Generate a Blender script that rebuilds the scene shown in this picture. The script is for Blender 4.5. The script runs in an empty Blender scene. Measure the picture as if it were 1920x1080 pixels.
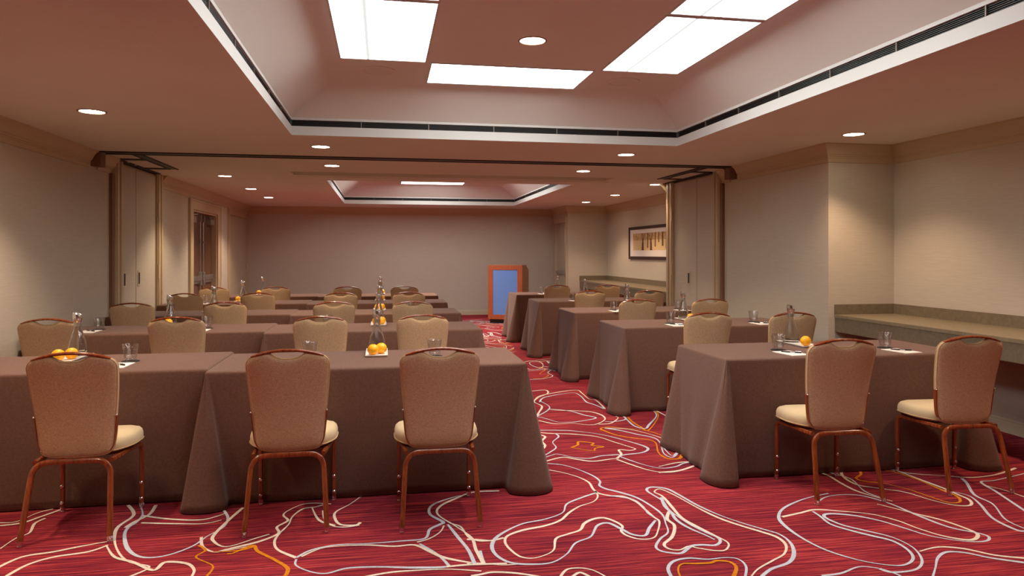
import bpy, bmesh, math, random
from mathutils import Vector, Matrix, noise
random.seed(7)
scene = bpy.context.scene
COL = scene.collection
PI = math.pi

# ------------------------------------------------------------------ materials
def newmat(name):
    m = bpy.data.materials.new(name); m.use_nodes = True
    nt = m.node_tree; b = nt.nodes['Principled BSDF']
    return m, nt, b
def srgb(r, g, b):
    f = lambda c: (c/255/12.92 if c/255 <= .04045 else ((c/255+.055)/1.055)**2.4)
    return (f(r), f(g), f(b), 1)
def simple(name, col, rough=.6, metal=0, spec=.5, coat=0):
    m, nt, b = newmat(name)
    b.inputs['Base Color'].default_value = col
    b.inputs['Roughness'].default_value = rough
    b.inputs['Metallic'].default_value = metal
    b.inputs['Specular IOR Level'].default_value = spec
    b.inputs['Coat Weight'].default_value = coat
    return m
def node(nt, t, **kw):
    n = nt.nodes.new(t)
    for k, v in kw.items(): setattr(n, k, v)
    return n
def noise_mat(name, c1, c2, scale=(1, 1, 1), nscale=10, detail=6, rough=.8, bump=.1, bscale=None, spec=.3,
              lo=.35, hi=.65, coord='Object', sheen=0, nrough=.6, bdist=.01):
    m, nt, b = newmat(name)
    tc = node(nt, 'ShaderNodeTexCoord'); mp = node(nt, 'ShaderNodeMapping')
    mp.inputs['Scale'].default_value = scale
    nt.links.new(tc.outputs[coord], mp.inputs['Vector'])
    nz = node(nt, 'ShaderNodeTexNoise'); nz.inputs['Scale'].default_value = nscale
    nz.inputs['Detail'].default_value = detail; nz.inputs['Roughness'].default_value = nrough
    nt.links.new(mp.outputs[0], nz.inputs['Vector'])
    cr = node(nt, 'ShaderNodeValToRGB')
    cr.color_ramp.elements[0].position = lo; cr.color_ramp.elements[0].color = c1
    cr.color_ramp.elements[1].position = hi; cr.color_ramp.elements[1].color = c2
    nt.links.new(nz.outputs['Fac'], cr.inputs['Fac'])
    nt.links.new(cr.outputs['Color'], b.inputs['Base Color'])
    b.inputs['Roughness'].default_value = rough
    b.inputs['Specular IOR Level'].default_value = spec
    if sheen:
        b.inputs['Sheen Weight'].default_value = sheen
        b.inputs['Sheen Roughness'].default_value = .5
    if bump:
        bn = node(nt, 'ShaderNodeTexNoise'); bn.inputs['Scale'].default_value = bscale or nscale*4
        bn.inputs['Detail'].default_value = 3
        nt.links.new(mp.outputs[0], bn.inputs['Vector'])
        bp = node(nt, 'ShaderNodeBump'); bp.inputs['Strength'].default_value = bump
        bp.inputs['Distance'].default_value = bdist
        nt.links.new(bn.outputs['Fac'], bp.inputs['Height'])
        nt.links.new(bp.outputs[0], b.inputs['Normal'])
    return m
def emis(name, col, strength):
    m = bpy.data.materials.new(name); m.use_nodes = True
    nt = m.node_tree; nt.nodes.clear()
    e = node(nt, 'ShaderNodeEmission'); e.inputs[0].default_value = col; e.inputs[1].default_value = strength
    o = node(nt, 'ShaderNodeOutputMaterial'); nt.links.new(e.outputs[0], o.inputs[0])
    return m

M = {}
M['wall'] = noise_mat('grasscloth', srgb(188, 179, 163), srgb(200, 191, 175), (2.2, 2.2, 90), 3, 4, .85, .25, 6, .2, .3, .7, bdist=.004)
M['ceil'] = noise_mat('ceiling_paint', srgb(220, 213, 203), srgb(224, 217, 207), nscale=1.2, bump=.03, bscale=180, rough=.9, spec=.15)
M['tray'] = simple('tray_white_paint', srgb(208, 209, 206), .8, spec=.2)
M['ceil2'] = simple('recess_ceiling_paint', srgb(224, 219, 211), .9, spec=.15)
M['cove'] = M['ceil2']
M['trim'] = simple('cream_trim_paint', srgb(190, 170, 140), .5, spec=.35)
M['base'] = simple('baseboard_paint', srgb(196, 184, 158), .45, spec=.4)
M['dark'] = simple('dark_bronze_track', srgb(26, 20, 17), .5, .2)
M['slot'] = simple('black_grille', srgb(28, 26, 25), .5)
M['slotbar'] = simple('grille_divider', srgb(120, 112, 104), .5, .4)
M['cloth'] = noise_mat('brown_suede_cloth', srgb(100, 72, 60), srgb(114, 83, 70), (1, 1, 1), 85, 6, .9, .2, 350, .12, .32, .68, sheen=.16, bdist=.002)
M['chrome'] = simple('chrome', (.75, .75, .77, 1), .18, 1)
M['steel'] = simple('brushed_steel', (.55, .54, .52, 1), .35, 1)
M['white'] = simple('white_paper', srgb(236, 232, 226), .7)
M['china'] = simple('white_china', srgb(238, 234, 226), .25)
M['black'] = simple('black_plastic', srgb(22, 20, 22), .35)
M['rubber'] = simple('black_coaster', srgb(30, 26, 26), .8)
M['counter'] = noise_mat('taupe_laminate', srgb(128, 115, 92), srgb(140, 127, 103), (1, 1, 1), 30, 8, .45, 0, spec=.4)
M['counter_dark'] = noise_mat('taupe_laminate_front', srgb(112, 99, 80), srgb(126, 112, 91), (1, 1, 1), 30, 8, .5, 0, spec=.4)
M['plywood'] = simple('dark_seat_pan', srgb(48, 26, 20), .7)
M['blue'] = simple('plain_blue_panel', srgb(98, 134, 200), .6, spec=.2)
M['orange'] = noise_mat('orange_peel', srgb(250, 168, 6), srgb(255, 190, 20), nscale=8, rough=.4, bump=.4, bscale=160, spec=.5, bdist=.002)
M['calyx'] = simple('stem_button', srgb(120, 130, 50), .7)
M['panel'] = emis('fluorescent_diffuser', (1, .985, .95, 1), 6.4)
M['bulb'] = emis('downlight_lamp', (1, .88, .68, 1), 25)
M['bulbrim'] = simple('downlight_rim', srgb(150, 120, 98), .4, .2)
M['cone'] = simple('downlight_reflector', srgb(235, 225, 205), .3, .2)
M['fixline'] = emis('diffuser_seam', (1, .985, .95, 1), .62)
M['doorwood'] = noise_mat('brown_door_wood', srgb(88, 58, 42), srgb(110, 76, 54), (12, 12, 1), 3, 6, .45, .02, spec=.4)
M['doorpaint'] = simple('painted_door', srgb(178, 166, 142), .5, spec=.3)
M['frame'] = simple('picture_frame_wood', srgb(52, 34, 26), .4)

def fabric(name, c1, c2, dots):
    # woven upholstery: small regular weave over a soft mottling
    m, nt, b = newmat(name)
    tc = node(nt, 'ShaderNodeTexCoord')
    mp = node(nt, 'ShaderNodeMapping'); mp.inputs['Scale'].default_value = (dots, dots, dots*2.6)
    nt.links.new(tc.outputs['Object'], mp.inputs['Vector'])
    vo = node(nt, 'ShaderNodeTexNoise'); vo.inputs['Scale'].default_value = 1; vo.inputs['Detail'].default_value = 3
    nt.links.new(mp.outputs[0], vo.inputs['Vector'])
    cr = node(nt, 'ShaderNodeValToRGB')
    cr.color_ramp.elements[0].position = .36; cr.color_ramp.elements[0].color = c1
    cr.color_ramp.elements[1].position = .64; cr.color_ramp.elements[1].color = c2
    nt.links.new(vo.outputs['Fac'], cr.inputs['Fac'])
    nt.links.new(cr.outputs[0], b.inputs['Base Color'])
    b.inputs['Roughness'].default_value = .85; b.inputs['Specular IOR Level'].default_value = .2
    b.inputs['Sheen Weight'].default_value = .15
    bp = node(nt, 'ShaderNodeBump'); bp.inputs['Strength'].default_value = .12; bp.inputs['Distance'].default_value = .0015
    nt.links.new(vo.outputs['Fac'], bp.inputs['Height']); nt.links.new(bp.outputs[0], b.inputs['Normal'])
    return m
M['backfab'] = fabric('tan_woven_fabric', srgb(184, 154, 118), srgb(212, 182, 144), 130)
M['seatfab'] = fabric('cream_seat_fabric', srgb(200, 176, 138), srgb(208, 186, 148), 260)
M['piping'] = simple('tan_piping', srgb(192, 160, 116), .7)

def wood(name, c1, c2, c3, sc=(30, 30, 2.5), rough=.25, coat=.5, spec=.5):
    m, nt, b = newmat(name)
    tc = node(nt, 'ShaderNodeTexCoord'); mp = node(nt, 'ShaderNodeMapping'); mp.inputs['Scale'].default_value = sc
    nt.links.new(tc.outputs['Object'], mp.inputs['Vector'])
    nz = node(nt, 'ShaderNodeTexNoise'); nz.inputs['Scale'].default_value = 2.2; nz.inputs['Detail'].default_value = 7
    nt.links.new(mp.outputs[0], nz.inputs['Vector'])
    cr = node(nt, 'ShaderNodeValToRGB'); e = cr.color_ramp.elements
    e[0].position = .3; e[0].color = c1; e[1].position = .72; e[1].color = c3
    k = e.new(.5); k.color = c2
    nt.links.new(nz.outputs['Fac'], cr.inputs['Fac']); nt.links.new(cr.outputs[0], b.inputs['Base Color'])
    b.inputs['Roughness'].default_value = rough; b.inputs['Coat Weight'].default_value = coat
    b.inputs['Coat Roughness'].default_value = .12; b.inputs['Specular IOR Level'].default_value = spec
    return m
M['cherry'] = wood('cherry_grain_metal', srgb(106, 46, 20), srgb(134, 62, 28), srgb(158, 80, 38))
M['lectern'] = wood('lectern_cherry', srgb(142, 72, 44), srgb(158, 82, 50), srgb(170, 94, 58), (18, 18, 1.5), .4, .15)
M['lectern_shaded'] = wood('lectern_side_shaded', srgb(118, 84, 64), srgb(130, 95, 74), srgb(138, 104, 82), (18, 18, 1.5), .5, .1)  # cherry darkened and greyed: the side's shade is put into the colour

def glass(name, tint=(.96, .98, .98, 1), rough=0, ior=1.45):
    m, nt, b = newmat(name)
    b.inputs['Base Color'].default_value = tint
    b.inputs['Transmission Weight'].default_value = 1
    b.inputs['Roughness'].default_value = rough; b.inputs['IOR'].default_value = ior
    return m
M['glass'] = glass('clear_glass')
M['cglass'] = glass('carafe_glass', (.86, .88, .90, 1), 0, 1.48)
M['clear'] = glass('clear_pourer', (.95, .95, .96, 1), .08)

def thin_glass(name):
    m = bpy.data.materials.new(name); m.use_nodes = True; nt = m.node_tree; nt.nodes.clear()
    t = node(nt, 'ShaderNodeBsdfTransparent'); t.inputs[0].default_value = (.93, .93, .93, 1)
    g = node(nt, 'ShaderNodeBsdfGlossy'); g.inputs['Roughness'].default_value = .03
    lw = node(nt, 'ShaderNodeLayerWeight'); lw.inputs['Blend'].default_value = .12
    mx = node(nt, 'ShaderNodeMixShader'); o = node(nt, 'ShaderNodeOutputMaterial')
    pw = node(nt, 'ShaderNodeMath', operation='MULTIPLY_ADD'); pw.inputs[1].default_value = .85; pw.inputs[2].default_value = .07
    nt.links.new(lw.outputs['Facing'], pw.inputs[0]); nt.links.new(pw.outputs[0], mx.inputs[0]); nt.links.new(t.outputs[0], mx.inputs[1]); nt.links.new(g.outputs[0], mx.inputs[2]); nt.links.new(mx.outputs[0], o.inputs[0])
    return m
M['tglass'] = thin_glass('clear_tumbler_glass')
def carpet_mat():
    m, nt, b = newmat('red_streaked_carpet')
    tc = node(nt, 'ShaderNodeTexCoord')
    def nz(scale, s, d, r=.6):
        mp = node(nt, 'ShaderNodeMapping'); mp.inputs['Scale'].default_value = scale
        nt.links.new(tc.outputs['Object'], mp.inputs['Vector'])
        n = node(nt, 'ShaderNodeTexNoise'); n.inputs['Scale'].default_value = s; n.inputs['Detail'].default_value = d
        n.inputs['Roughness'].default_value = r
        nt.links.new(mp.outputs[0], n.inputs['Vector']); return n
    n1 = nz((1.1, 55, 1), 1.6, 6, .72)
    n2 = nz((.35, 1.0, 1), 1.4, 3)
    n3 = nz((1, 1, 1), 260, 2)
    cr = node(nt, 'ShaderNodeValToRGB'); e = cr.color_ramp.elements
    e[0].position = .36; e[0].color = srgb(86, 24, 42)
    e[1].position = .68; e[1].color = srgb(208, 92, 76)
    for p, c in ((.45, srgb(122, 36, 50)), (.51, srgb(150, 46, 54)), (.58, srgb(176, 58, 60))):
        k = e.new(p); k.color = c
    n4 = nz((2.0, 170, 1), 1.6, 3, .6)
    ad = node(nt, 'ShaderNodeMath', operation='MULTIPLY_ADD'); ad.inputs[1].default_value = .55
    sb = node(nt, 'ShaderNodeMath', operation='SUBTRACT'); sb.inputs[1].default_value = .275
    nt.links.new(n4.outputs['Fac'], ad.inputs[0]); nt.links.new(n1.outputs['Fac'], sb.inputs[0]); nt.links.new(sb.outputs[0], ad.inputs[2])
    nt.links.new(ad.outputs[0], cr.inputs['Fac'])
    cr2 = node(nt, 'ShaderNodeValToRGB'); f = cr2.color_ramp.elements
    f[0].position = .35; f[0].color = (.64, .60, .72, 1); f[1].position = .65; f[1].color = (1.04, 1.04, 1.06, 1)
    nt.links.new(n2.outputs['Fac'], cr2.inputs['Fac'])
    mx = node(nt, 'ShaderNodeMix', data_type='RGBA', blend_type='MULTIPLY'); mx.inputs[0].default_value = 1
    nt.links.new(cr.outputs[0], mx.inputs[6]); nt.links.new(cr2.outputs[0], mx.inputs[7])
    nt.links.new(mx.outputs[2], b.inputs['Base Color'])
    b.inputs['Roughness'].default_value = .95; b.inputs['Specular IOR Level'].default_value = .08
    bp = node(nt, 'ShaderNodeBump'); bp.inputs['Strength'].default_value = .5; bp.inputs['Distance'].default_value = .004
    nt.links.new(n3.outputs['Fac'], bp.inputs['Height']); nt.links.new(bp.outputs[0], b.inputs['Normal'])
    return m
M['carpet'] = carpet_mat()
M['c_cream'] = noise_mat('carpet_cream_yarn', srgb(216, 198, 180), srgb(234, 220, 204), nscale=90, rough=.95, bump=.4, bscale=300, spec=.05)
M['c_blue'] = noise_mat('carpet_blue_yarn', srgb(182, 186, 198), srgb(206, 208, 216), nscale=90, rough=.95, bump=.4, bscale=300, spec=.05)
M['c_gold'] = noise_mat('carpet_gold_yarn', srgb(196, 116, 24), srgb(216, 138, 40), nscale=90, rough=.95, bump=.4, bscale=300, spec=.05)

# ------------------------------------------------------------------ mesh helper
class MB:
    def __init__(self): self.v = []; self.f = []; self.m = []
    def add(self, vs, fs, mi=0):
        o = len(self.v); self.v += [tuple(p) for p in vs]
        for q in fs: self.f.append([i+o for i in q]); self.m.append(mi)
    def box(self, x0, x1, y0, y1, z0, z1, mi=0):
        if x0 > x1: x0, x1 = x1, x0
        if y0 > y1: y0, y1 = y1, y0
        vs = [(x0,y0,z0),(x1,y0,z0),(x1,y1,z0),(x0,y1,z0),(x0,y0,z1),(x1,y0,z1),(x1,y1,z1),(x0,y1,z1)]
        self.add(vs, [(0,3,2,1),(4,5,6,7),(0,1,5,4),(1,2,6,5),(2,3,7,6),(3,0,4,7)], mi)
    def quad(self, a, b, c, d, mi=0): self.add([a, b, c, d], [(0, 1, 2, 3)], mi)
    def rings(self, rings, mi=0, cap0=True, cap1=True, closed=False):
        n = len(rings[0]); o = len(self.v)
        for r in rings: self.v += [tuple(p) for p in r]
        K = len(rings)
        for k in range(K if closed else K-1):
            a = o+k*n; b = o+((k+1) % K)*n
            for i in range(n):
                j = (i+1) % n
                self.f.append([a+i, a+j, b+j, b+i]); self.m.append(mi)
        if not closed:
            if cap0: self.f.append([o+i for i in range(n)][::-1]); self.m.append(mi)
            if cap1: self.f.append([o+(K-1)*n+i for i in range(n)]); self.m.append(mi)
    def lathe(self, prof, n=24, c=(0, 0, 0), mi=0, cap0=False, cap1=False):
        rr = []
        for r, z in prof:
            rr.append([(c[0]+r*math.cos(2*PI*i/n), c[1]+r*math.sin(2*PI*i/n), c[2]+z) for i in range(n)])
        self.rings(rr, mi, cap0, cap1)
    def tube(self, path, w, h=None, seg=10, up=(0, 0, 1), mi=0, power=2.0, closed=False, scale=None):
        """sweep a (super)elliptic section of half sizes w (sideways) and h (along 'up') on a path"""
        h = h or w; P = [Vector(p) for p in path]; rings = []
        n = len(P); side = None
        for i, p in enumerate(P):
            if closed: t = P[(i+1) % n]-P[i-1]
            else: t = P[min(i+1, n-1)]-P[max(i-1, 0)]
            t.normalize()
            if side is None:
                u = Vector(up)
                if abs(u.dot(t)) > .95: u = Vector((0, 1, 0)) if abs(t.y) < .9 else Vector((1, 0, 0))
                side = t.cross(u).normalized()
            else:
                side = (side-t*side.dot(t)).normalized()
            u2 = side.cross(t).normalized(); ring = []
            sc = scale[i] if scale else 1
            for k in range(seg):
                a = 2*PI*k/seg; ca, sa = math.cos(a), math.sin(a)
                x = math.copysign(abs(ca)**(2/power), ca)*w*sc; y = math.copysign(abs(sa)**(2/power), sa)*h*sc
                ring.append(p+side*x+u2*y)
            rings.append(ring)
        self.rings(rings, mi, closed=closed)
    def sphere(self, c, r, n=20, m=12, mi=0, sq=1.0):
        prof = [(max(r*math.sin(PI*i/m), 1e-4), -r*math.cos(PI*i/m)*sq) for i in range(m+1)]
        self.lathe(prof, n, c, mi, True, True)
    def obj(self, name, mats, parent=None, smooth=True, bevel=0, angle=35, loc=None):
        me = bpy.data.meshes.new(name)
        me.from_pydata(self.v, [], self.f); me.update()
        for mt in (mats if isinstance(mats, (list, tuple)) else [mats]): me.materials.append(mt)
        for p, i in zip(me.polygons, self.m): p.material_index = i
        bm = bmesh.new(); bm.from_mesh(me); bmesh.ops.recalc_face_normals(bm, faces=bm.faces); bm.to_mesh(me); bm.free()
        if smooth:
            for p in me.polygons: p.use_smooth = True
            me.set_sharp_from_angle(angle=math.radians(angle))
        o = bpy.data.objects.new(name, me); COL.objects.link(o)
        if parent: o.parent = parent
        if loc: o.location = loc
        if bevel:
            b = o.modifiers.new('bevel', 'BEVEL'); b.width = bevel; b.segments = 2; b.limit_method = 'ANGLE'
        return o

def tag(o, label, cat, group=None):
    o['label'] = label; o['category'] = cat
    if group: o['group'] = group
    return o
def thing(name, label, cat, loc=(0, 0, 0), rz=0, group=None):
    o = bpy.data.objects.new(name, None); COL.objects.link(o); o.location = loc; o.rotation_euler = (0, 0, rz)
    o.empty_display_size = .1
    return tag(o, label, cat, group)
def struct(o, label=None):
    o['kind'] = 'structure'
    if label: o['label'] = label
    return o
def copy_tree(o, parent=None):
    c = o.copy(); COL.objects.link(c); c.parent = parent
    for ch in list(o.children): copy_tree(ch, c)
    return c
def catmull(pts, n=8, closed=False):
    P = [Vector(p) for p in pts]; out = []
    N = len(P)
    for i in range(N if closed else N-1):
        if closed: a, b, c, d = P[i-1], P[i], P[(i+1) % N], P[(i+2) % N]
        else: a, b, c, d = P[max(i-1, 0)], P[i], P[i+1], P[min(i+2, N-1)]
        for k in range(n):
            t = k/n
            out.append(.5*((2*b)+(c-a)*t+(2*a-5*b+4*c-d)*t*t+(3*b-a-3*c+d)*t*t*t))
    if not closed: out.append(P[-1])
    return out

# ------------------------------------------------------------------ camera
F, CX, HY, CAMH, VX = 1323.0, 960.0, 475.5, 1.43, 718.4
YAW = math.atan((CX-VX)/F)
cam = bpy.data.cameras.new('camera'); co = bpy.data.objects.new('camera', cam); COL.objects.link(co)
co.location = (0, 0, CAMH); co.rotation_euler = (PI/2, 0, -YAW)
cam.sensor_width = 36; cam.lens = F/1920*36; cam.shift_y = (HY-540)/1920; cam.clip_start = .05; cam.clip_end = 80
scene.camera = co

# ------------------------------------------------------------------ room dimensions (metres)
XL = -2.95            # left wall
XR = 4.20             # right wall between the niches
XN = 4.91             # rear of the niches
YF = -1.6             # wall behind the camera
YB = 16.4             # far wall
YN = 6.11             # end of near niche
Y2 = 15.05            # end of far niche
XD = 4.0              # short wall with the far door
ZC = 2.477; ZU = 2.864
TX0, TX1 = -.79, 2.80
T1 = (1.70, 6.43); T2 = (10.34, 15.07)
TP = (TX0, TX1)

# ---- floor with its woven pattern
CARPET = '''
D b 9|270,410 350,410 430,413 560,430 680,460 760,485 772,500 740,514 670,522 640,530
D c 8|270,420 330,425 430,428 540,440 620,465 700,490 715,497 690,503 640,500 650,520 630,540
D b 8|300,535 330,525 360,520 430,535 500,540 560,528 640,522
D c 7|295,555 380,535 450,545 520,553 600,543 640,540
D b 9|640,530 740,565 830,585 900,578 940,562 1000,555
D c 8|630,545 700,570 780,595 860,605 930,595 995,572
D g 6|420,490 450,478 455,463 520,470 515,480 568,487 530,494 525,505 480,500 440,494 420,490
D b 10|345,425 362,440 335,465 350,490 325,510 300,525
D c 7|275,430 300,440 285,460 300,480 285,500
D g 7|560,410 558,400 600,395 680,402 770,412 870,445
D g 7|556,405 620,430 700,445 780,455 810,470 820,510 850,535 900,543 925,530 930,500
D b 7|575,400 650,412 720,428 800,445 830,470 845,515 880,535 905,520 912,490
D c 5|575,400 680,405 770,425 865,455
D c 7|245,280 270,255 330,240 440,225 470,240 500,265 530,270 560,295 575,312
D b 6|275,280 300,258 420,238 460,250 490,280 520,290 545,300 572,312
D c 6|240,230 300,225 312,240 270,260 250,280 285,300 270,330 262,347
D b 6|275,275 318,300 310,320 265,345
D c 7|320,315 370,318 440,320 510,325 560,340 575,360 540,380 500,385 430,378 370,380 330,378 270,365
D b 6|262,347 300,355 360,372 430,372 480,365 525,357 530,350 480,340 430,325 390,318 320,312
D c 7|545,382 600,378 635,355 625,345
D b 8|575,370 620,370 670,360 660,345
D g 6|680,350 700,370 740,395 775,410 820,350 808,322
D b 7|665,350 710,390 760,402 778,385 812,345 800,322
D c 5|815,322 868,350
D c 4|205,95 240,90 280,98 290,115 270,128 230,130 205,120
D b 4|290,115 335,125 312,145 335,160 300,172 230,177
D g 4|275,118 300,130 275,150 315,155 290,170 245,172
D c 4|345,80 320,95 330,108 350,112
D g 3|345,86 335,100 345,108
D b 9|298,562 380,570 450,590 520,620 552,645 550,665 580,680 640,695 720,720 790,760 840,800 855,840 865,880 830,910 810,945 830,965 880,975 930,975 970,945 1020,938 1080,940 1105,925 1095,905 1040,880 960,840 900,800 865,770 840,735 800,710 770,690 772,677 800,672 860,680 920,710 1000,755 1100,800 1200,835 1300,865 1380,890 1430,930 1445,980 1420,1020 1340,1050 1290,1090
D c 9|300,590 380,605 450,625 500,650 520,680 545,700 600,712 660,716 720,740 760,775 800,810 825,830 820,870 800,905 740,912 680,897 650,875 655,852 620,830 570,814 520,820 480,840 460,870 400,890 350,910 340,960 300,985 240,1000 180,990 130,950 115,920 130,895 200,870 300,850 370,825 410,790 460,760 520,740 542,715 530,690
D b 10|530,700 470,720 400,750 380,790 300,820 200,840 120,875 70,910 55,950 80,990 140,1020 230,1028 330,1020 400,980 440,930 510,900 540,850 590,838 650,865 700,890 760,895 780,860 808,825
D b 11|600,712 700,728 750,760 770,790 800,810
D c 8|870,785 862,820 895,850 885,900 848,935 870,957 920,962 960,945 1000,953 1080,965 1130,962 1142,930 1080,895 1010,860 930,815 880,760 840,715 803,695 830,682 900,712 1000,767 1100,815 1200,850 1300,880 1370,905 1408,940 1400,980 1350,1010 1280,1050 1245,1090
D b 8|835,720 850,760 880,790 905,825 960,860 1040,895 1080,915
D c 8|-60,912 0,915 50,918 110,905
D c 8|-60,1025 0,1022 100,1030 170,1027
D b 7|0,965 10,1000 20,1025
D c 8|-40,1082 0,1075 60,1064 160,1068 280,1085
D c 9|370,1085 400,1052 460,1045 520,1055 580,1085
D c 7|425,1085 460,1066 505,1085
D b 9|890,1100 866,1050 890,1015 960,1000 1050,1005 1130,997 1190,1005 1225,1040 1218,1100
D g 11|930,1100 912,1055 930,1027 1000,1025 1060,1022 1090,1012 1150,1018 1180,1045 1160,1100
C b 13|650,760 560,780 480,815 457,850 480,885 550,935 640,980 750,1015 850,1035 940,1040 980,1015 960,980 900,945 820,925 740,905 660,880 620,850 590,830
C c 9|470,850 540,835 600,822 700,828 820,840 920,865 1000,895 1100,925 1200,940 1232,925 1210,905 1100,865 1000,840 900,815 840,800
C b 9|600,800 650,770 760,765 880,795 1000,845 1120,890 1240,915 1276,930 1260,945 1180,945 1050,925 950,895 850,865 750,845 655,838 635,850 700,880 800,905 900,930 980,970 1015,1020 990,1055 900,1066 850,1052
C b 9|625,1080 700,1070 770,1045 850,1052 920,1075 940,1090
C c 9|1005,985 1080,968 1180,975 1300,1000 1420,1012
C b 14|1055,1090 1067,1050 1077,1010 1110,988 1180,990 1280,1010 1420,1030
C g 10|770,668 777,685 758,700 790,712 860,720 950,740 1040,770 1120,795 1162,792 1150,770 1090,745 1010,710 930,682 870,668
C c 8|850,660 760,664 706,672 710,695 760,725 850,740 950,755 1050,785 1140,805 1202,806 1200,785 1150,762 1100,740 1010,706 900,664
C c 8|605,675 650,690 700,720 760,750 840,775 900,790
C b 7|620,672 680,685 740,705 790,750 850,775
C b 9|1090,745 1190,765 1240,800 1290,855 1380,900 1420,906
C b 12|1170,700 1190,720 1220,765 1290,800 1340,860 1420,898
C c 7|870,660 960,680 1100,690 1200,697 1280,690 1330,678 1380,660
C b 8|1420,830 1360,790 1300,750 1245,715 1300,708 1420,680
C c 7|1420,775 1330,745 1260,728
C g 6|-5,580 60,582 80,600 75,622 30,625 0,612
C b 6|0,570 25,600 45,612 65,590 60,570
C c 7|-10,655 60,640 120,636
C c 7|-10,678 70,670 130,650
B c 8|495,768 450,800 395,830 390,855 412,880 470,882 490,872
B c 8|345,825 350,860 380,885 430,890 485,882
B c 10|375,800 310,797 260,803 205,828 190,845 207,865 165,890 170,915 100,945 0,970 -60,985
B c 9|355,800 315,812 265,820 225,850 210,880 170,920 155,950 170,980 240,1010
B c 7|300,812 318,850 340,870 390,885
B g 9|-30,995 0,990 70,962 90,985 150,1015 200,1045 206,1065 190,1090
B b 9|240,1010 300,980 400,960 520,955 650,945 740,935 760,900 800,880 810,870 760,840 770,805 850,775 920,762
B c 8|710,950 760,935 800,910 815,885
B c 8|1030,750 930,755 860,780 800,810 790,840 840,875 880,890 910,930 950,945 1010,943
B b 9|240,1015 240,1040 300,1065 360,1070 440,1050 560,1045 700,1048 820,1045 825,1030 780,990 720,955
B c 8|260,1005 350,970 500,960 620,965 700,960 760,985 820,1010 935,1032
B b 9|830,880 870,930 910,980 935,1035
B c 9|850,880 920,930 940,980 970,1035
B c 8|825,1045 900,1038 970,1035 1060,1032
B c 8|480,1090 600,1068 700,1060 830,1055 960,1062
A c 7|-20,882 60,878 140,845 200,830
A c 8|-20,895 80,883 150,860 235,830
A c 9|170,865 130,885 110,920 60,940 0,980
A c 8|-30,1060 80,1010 200,990 300,970 400,952
A c 7|10,1090 100,1040 200,1010 330,990 405,965
A c 9|480,815 500,840 495,860 440,900 430,950 450,1000 490,1030 560,1048 470,1090
A b 10|525,815 535,850 510,880 480,900 467,930 480,980 530,1010 620,1005 720,970 780,930 835,900 855,865 840,835
A c 9|585,815 560,850 500,880 470,900
A c 7|535,855 640,868 760,870 850,845
A c 6|530,882 640,885 760,885 830,872
A c 9|400,970 430,1010 500,1030 575,1060 620,1030 700,1035 728,1060 715,1090
A c 10|912,825 860,870 805,925 800,950 850,972 960,940 1010,925
A c 8|755,935 760,970 800,990 850,985 940,968
A g 9|745,965 770,985 735,1010 795,1040 790,1065 765,1090
A g 7|800,990 900,985 955,968
'''
SRC = {'D': (2.455, 900, 640), 'C': (2.0765, 1240, 560), 'B': (2.0766, 440, 560), 'A': (2.0, 0, 540)}
def floor_at(u, v):
    r = (u-CX)/F; z = (HY-v)/F
    t = CAMH/(-z)
    return ((r*math.cos(YAW)+math.sin(YAW))*t, (-r*math.sin(YAW)+math.cos(YAW))*t)
curves = []
for line in CARPET.strip().splitlines():
    head, pts = line.split('|'); k, c, w = head.split()
    s, ox, oy = SRC[k]; raw = []
    for p in pts.split():
        a, b = p.split(','); raw.append(floor_at(float(a)/s+ox, float(b)/s+oy))
    # pixel width -> metres at the middle of the curve
    ym = sum(p[1] for p in raw)/len(raw)
    wid = float(w)/s/F*ym*.95
    wid = max(.014, min(.032, wid*.86))
    curves.append((c, wid, raw))
def carpet_lines(mb):
    ci = {'c': 1, 'b': 2, 'g': 3}; cnt = 0
    def put(c, wid, raw, flip=False, dx=0, dy=0):
        nonlocal cnt
        cnt += 1; z = .0012+.0002*(cnt % 9)
        P = [Vector((x+dx, y+dy, 0)) for x, y in raw]
        P = catmull(P, 7); L = []; R = []
        ph = random.random()*6; d = 0
        for i, p in enumerate(P):
            t = P[min(i+1, len(P)-1)]-P[max(i-1, 0)]
            if t.length < 1e-6: t = Vector((1, 0, 0))
            t.normalize(); n = Vector((-t.y, t.x, 0))
            if i: d += (P[i]-P[i-1]).length
            ww = wid*.5*(1+.35*math.sin(d*5.5+ph)+.12*math.sin(d*17+ph*2))
            L.append((p.x+n.x*ww, p.y+n.y*ww, z)); R.append((p.x-n.x*ww, p.y-n.y*ww, z))
        for i in range(len(P)-1):
            if max(L[i][0], R[i][0], L[i+1][0]) > 4.85 or min(L[i][0], R[i][0], L[i+1][0]) < XL+.02 or L[i][1] > YB-.05 or L[i][1] < YF+.05: continue
            mb.add([L[i], R[i], R[i+1], L[i+1]], [(0, 1, 2, 3)], ci[c])
    for c, w, raw in curves: put(c, w, raw)
    # the pattern repeats down the room: same woven figures, one repeat further on
    for c, w, raw in curves:
        if max(p[1] for p in raw) < 6.6 and len(raw) > 3:
            for dx, dy in ((-.2, 5.6), (.3, 8.6), (-.5, 11.4)):
                if min(p[1] for p in raw)+dy > 7.9: put(c, w, raw, dx=dx, dy=dy)
        for dx, dy in ((.4, -2.75), (-.3, -4.6)):
            if max(p[1] for p in raw)+dy < 2.35: put(c, w, raw, dx=dx, dy=dy)
mb = MB()
mb.quad((XL-.4, YF-.3, 0), (XN+.2, YF-.3, 0), (XN+.2, YB+.2, 0), (XL-.4, YB+.2, 0), 0)
carpet_lines(mb)
me_floor = bpy.data.meshes.new('floor'); me_floor.from_pydata(mb.v, [], mb.f)
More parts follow.
